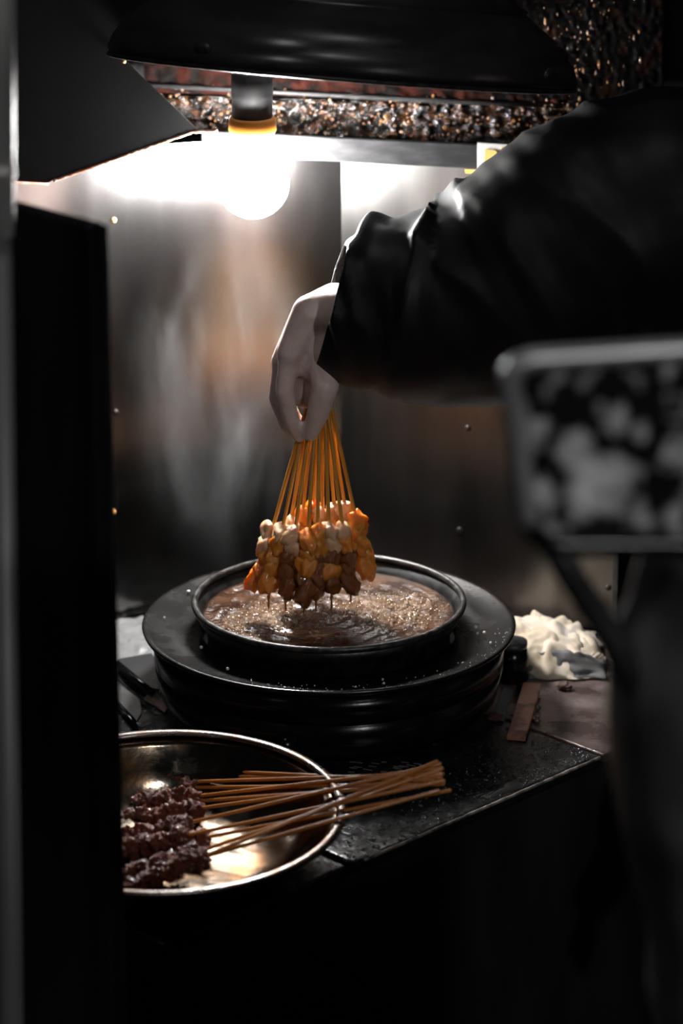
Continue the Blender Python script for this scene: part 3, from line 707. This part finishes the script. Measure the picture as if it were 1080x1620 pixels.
for v, n in zip(jme.vertices, norms):
    p = v.co; dd, s, q = nearest_axis(p)
    if dd < .3 and p.x < .5:
        ang = atan2((p-q).y, (p-q).z)
        w1 = noise.noise(V((s*12+.9*sin(ang*1.5+1), ang*.55, 1.5)))
        w2 = noise.noise(V((s*48+1.3*sin(ang*1.2), ang*.9, 5.5)))
        ridge = (1-abs(w1)*2.2); amp = .011
        h = amp*ridge*.6+.0025*w2-.003
        for s0, k0 in ((.045, .022), (.125, .030)):
            h += .013*math.exp(-((s-s0-k0*ang)/.011)**2)*(.5+.5*cos(ang+.5))
    else:
        h = .010*noise.noise(p*7)+.006*noise.noise(p*16)
    v.co = p+n*h
# open the cuff: clip everything left of the cuff plane
bm = bmesh.new(); bm.from_mesh(jme)
geom = bm.verts[:]+bm.edges[:]+bm.faces[:]
cp = ony(514, 505, -.012); cn = V((.96, 0, -.24)).normalized()
res = bmesh.ops.bisect_plane(bm, geom=geom, plane_co=cp, plane_no=cn, clear_inner=True)
bm.to_mesh(jme); bm.free()
o_j = put_local('jacket', jme, JACKET, pe)
so = o_j.modifiers.new('solid', 'SOLIDIFY'); so.thickness = .003; so.offset = -1
o_j['label'] = 'black creased nylon jacket with a wide sleeve'
tr = MB()
for sg in (-1, 1): limb(tr, [(tx, ty+sg*.085, .92), (tx-.01, ty+sg*.10, .50), (tx+.01, ty+sg*.10, .12)], [.115, .085, .066], 18, 12)
put_local('trousers', remesh(tr, .008, 6), BLACKPAINT, pe)
for sg in (-1, 1):
    sh = MB(); limb(sh, [(tx+.03, ty+sg*.10, .052), (tx-.07, ty+sg*.108, .048), (tx-.14, ty+sg*.112, .042)], [.052, .050, .040], 16)
    me = remesh(sh, .006, 4)
    for v in me.vertices: v.co.z = max(v.co.z, .002)
    put_local('shoe', me, BLACKPAINT, pe)
hr = MB().ball(hc+V((.018, 0, .028)), .102, 24, 16, (1, .84, 1.0)); put_local('hair', remesh(hr, .006, 3), BLACKPAINT, pe)

# ------------------------------------------------------------------ near things, out of focus
bd = empty('side_board', (-.25, -.74, 0), 'tall black board standing at the left in front of the bowl', 'board')
nr = ony(163, 352, -.76); fr_ = nr - V((.7071, -.7071, 0))*.20
zt = nr.z
MB().slab([upz(nr, 0.001), upz(fr_, 0.001), upz(fr_, zt+.0), upz(nr, zt)], V((-.7071, -.7071, 0))*.018).out('board_sheet', BLACKPAINT, bd, False, .002)
MB().slab([upz(nr, .002)-V((.0, .001, 0)), upz(nr, zt-.002)-V((0, .001, 0)), upz(nr, zt-.002)+V((.004, .003, 0)), upz(nr, .002)+V((.004, .003, 0))], V((-.7071, -.7071, 0))*.018).out('edge_strip', BLACKPAINT, bd, False)
py = -.86
pl = empty('pole', ony(8, 1620, py), 'grey metal pole out of focus at the far left edge', 'pole')
a = ony(-1, -200, py); b = ony(0, 372, py); c = ony(16, 1620, py); dd = (c-b).normalized(); gl = c+dd*(c.z/abs(dd.z))
MB().tube([a, b], .0128, 20).out('upper_tube', POLEB, pl)['label'] = 'bright upper tube of the pole'
MB().tube([b-(b-c).normalized()*.0, c, gl+V((0, 0, .001))], [.0105, .0135, .0135], 20).out('lower_tube', POLED, pl)
MB().tube([ony(-1, 262, py), ony(-1, 280, py)], .0142, 20).out('ring_joint', POLEB, pl)

# framed dark glass panel on a stem, above a heap of black tarpaulin
my = -1.5
mc = ony(960, 700, my)
mr = empty('framed_panel', mc, 'blurred dark glass panel with painted grey reflections in a rounded grey metal frame', 'panel')
cor = [(800, 572), (1165, 548), (1180, 862), (842, 862)]
P4 = [ony(x, y, my+.03*(i in (1, 2))) for i, (x, y) in enumerate(cor)]
def rrect(P4, r, n=8):
    out = []
    for i in range(4):
        p = P4[i]; a = P4[i-1]; b = P4[(i+1) % 4]; pa = p+(a-p).normalized()*r; pb = p+(b-p).normalized()*r
        for k in range(n+1):
            t = k/n; out.append(pa*(1-t)**2+p*2*t*(1-t)+pb*t*t)
    return out
rim = rrect(P4, .022)
nr_ = len(rim)//4
MB().tube(rim[nr_*3+nr_-2:]+rim[:nr_*2], .0082, 12).out('frame', FRAMEM, mr)
MB().tube(rim[nr_*2-1:nr_*3+nr_-1], .0075, 12).out('dark_rail', BLACKMETAL, mr)
cen_ = sum(rim, V())/len(rim)
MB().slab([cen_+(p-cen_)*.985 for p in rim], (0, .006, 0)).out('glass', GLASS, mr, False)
sb = (P4[2]+P4[3])/2
MB().tube([P4[3]+V((.012, .006, .006)), ony(905, 915, my+.02), ony(965, 1005, my+.04), ony(1000, 1080, my+.03)], .011, 10).out('stem', BLACKPAINT, mr)
# tarpaulin heap
ty2 = -1.42
tarp = empty('tarpaulin', (.30, ty2, 0), 'crumpled black tarpaulin heap out of focus at the right', 'tarpaulin')
edge = [(990, 838), (985, 960), (968, 1000), (962, 1090), (955, 1200), (985, 1330), (1010, 1450), (1030, 1560), (1040, 1640)]
NZ = 90; NA = 70
es = [ony(x, y, ty2) for x, y in edge]
top_z = es[0].z
def left_x(z):
    if z >= es[0].z: return es[0].x
    for p, q in zip(es, es[1:]):
        if q.z <= z <= p.z:
            t = (p.z-z)/(p.z-q.z); return p.x+(q.x-p.x)*t
    return es[-1].x
def tf_(a, b):
    z = top_z*(1-b)+.0*b
    lx = left_x(z); rx = .62
    cx = (lx+rx)/2; hw = (rx-lx)/2
    ang = pi*(1-a)
    x = cx+hw*cos(ang); d = .16*sin(ang)*(.75+.5*b)
    n = V((cos(ang), -sin(ang), 0))
    k = .014*noise.noise(V((x*11, b*9, 2)))+.009*noise.noise(V((x*24, b*22, 6)))-.010*abs(noise.noise(V((x*8+b*5, b*7-x*6, 9))))
    return V((x, ty2-d, z))+n*k
tb = MB(); tb.grid(NA, NZ, tf_)
o = tb.out('tarpaulin_sheet', TARP, tarp); sm = o.modifiers.new('solid', 'SOLIDIFY'); sm.thickness = .002
MB().box((.44, ty2+.03, .44), (.20, .06, .88)).out('covered_stand', BLACKPAINT, tarp, False, .01)

# ------------------------------------------------------------------ steam
vm = bpy.data.materials.new('steam'); vm.use_nodes = True; nt = vm.node_tree; N = nt.nodes; L = nt.links
N.remove(N['Principled BSDF']); pv = N.new('ShaderNodeVolumePrincipled'); pv.inputs['Color'].default_value = (.95, .96, .97, 1); pv.inputs['Anisotropy'].default_value = .25
L.new(pv.outputs[0], N['Material Output'].inputs['Volume'])
tc = N.new('ShaderNodeTexCoord'); mp = N.new('ShaderNodeMapping'); mp.inputs['Scale'].default_value = (2.0, 2.0, .62)
L.new(tc.outputs['Object'], mp.inputs[0])
nz = N.new('ShaderNodeTexNoise'); nz.inputs['Scale'].default_value = 6.0; nz.inputs['Detail'].default_value = 4; nz.inputs['Distortion'].default_value = .9; L.new(mp.outputs[0], nz.inputs['Vector'])
rp = N.new('ShaderNodeMapRange'); rp.inputs[1].default_value = .48; rp.inputs[2].default_value = .76; rp.inputs[3].default_value = .03; rp.inputs[4].default_value = 1; rp.interpolation_type = 'SMOOTHSTEP'
L.new(nz.outputs['Fac'], rp.inputs[0])
ln = N.new('ShaderNodeVectorMath'); ln.operation = 'LENGTH'
mp2 = N.new('ShaderNodeMapping'); mp2.inputs['Scale'].default_value = (1/.15, 1/.15, 1/.25); L.new(tc.outputs['Object'], mp2.inputs[0]); L.new(mp2.outputs[0], ln.inputs[0])
fa = N.new('ShaderNodeMapRange'); fa.interpolation_type = 'SMOOTHSTEP'; fa.inputs[1].default_value = .25; fa.inputs[2].default_value = 1.0; fa.inputs[3].default_value = 1; fa.inputs[4].default_value = 0
L.new(ln.outputs['Value'], fa.inputs[0])
mu = N.new('ShaderNodeMath'); mu.operation = 'MULTIPLY'; L.new(rp.outputs[0], mu.inputs[0]); L.new(fa.outputs[0], mu.inputs[1])
m2 = N.new('ShaderNodeMath'); m2.operation = 'MULTIPLY'; m2.inputs[1].default_value = 1.9; L.new(mu.outputs[0], m2.inputs[0]); L.new(m2.outputs[0], pv.inputs['Density'])
sv = V((-.125, .13, 1.20))
s = empty('tmp', sv); sb_ = MB().ball(sv, 1, 24, 16, (.15, .15, .25)); o = sb_.out('steam', vm, None)
for v in o.data.vertices: v.co -= sv
o.location = sv; bpy.data.objects.remove(s)
tag(o, 'thin white steam rising from the pot towards the bulb', 'steam', kind='stuff')
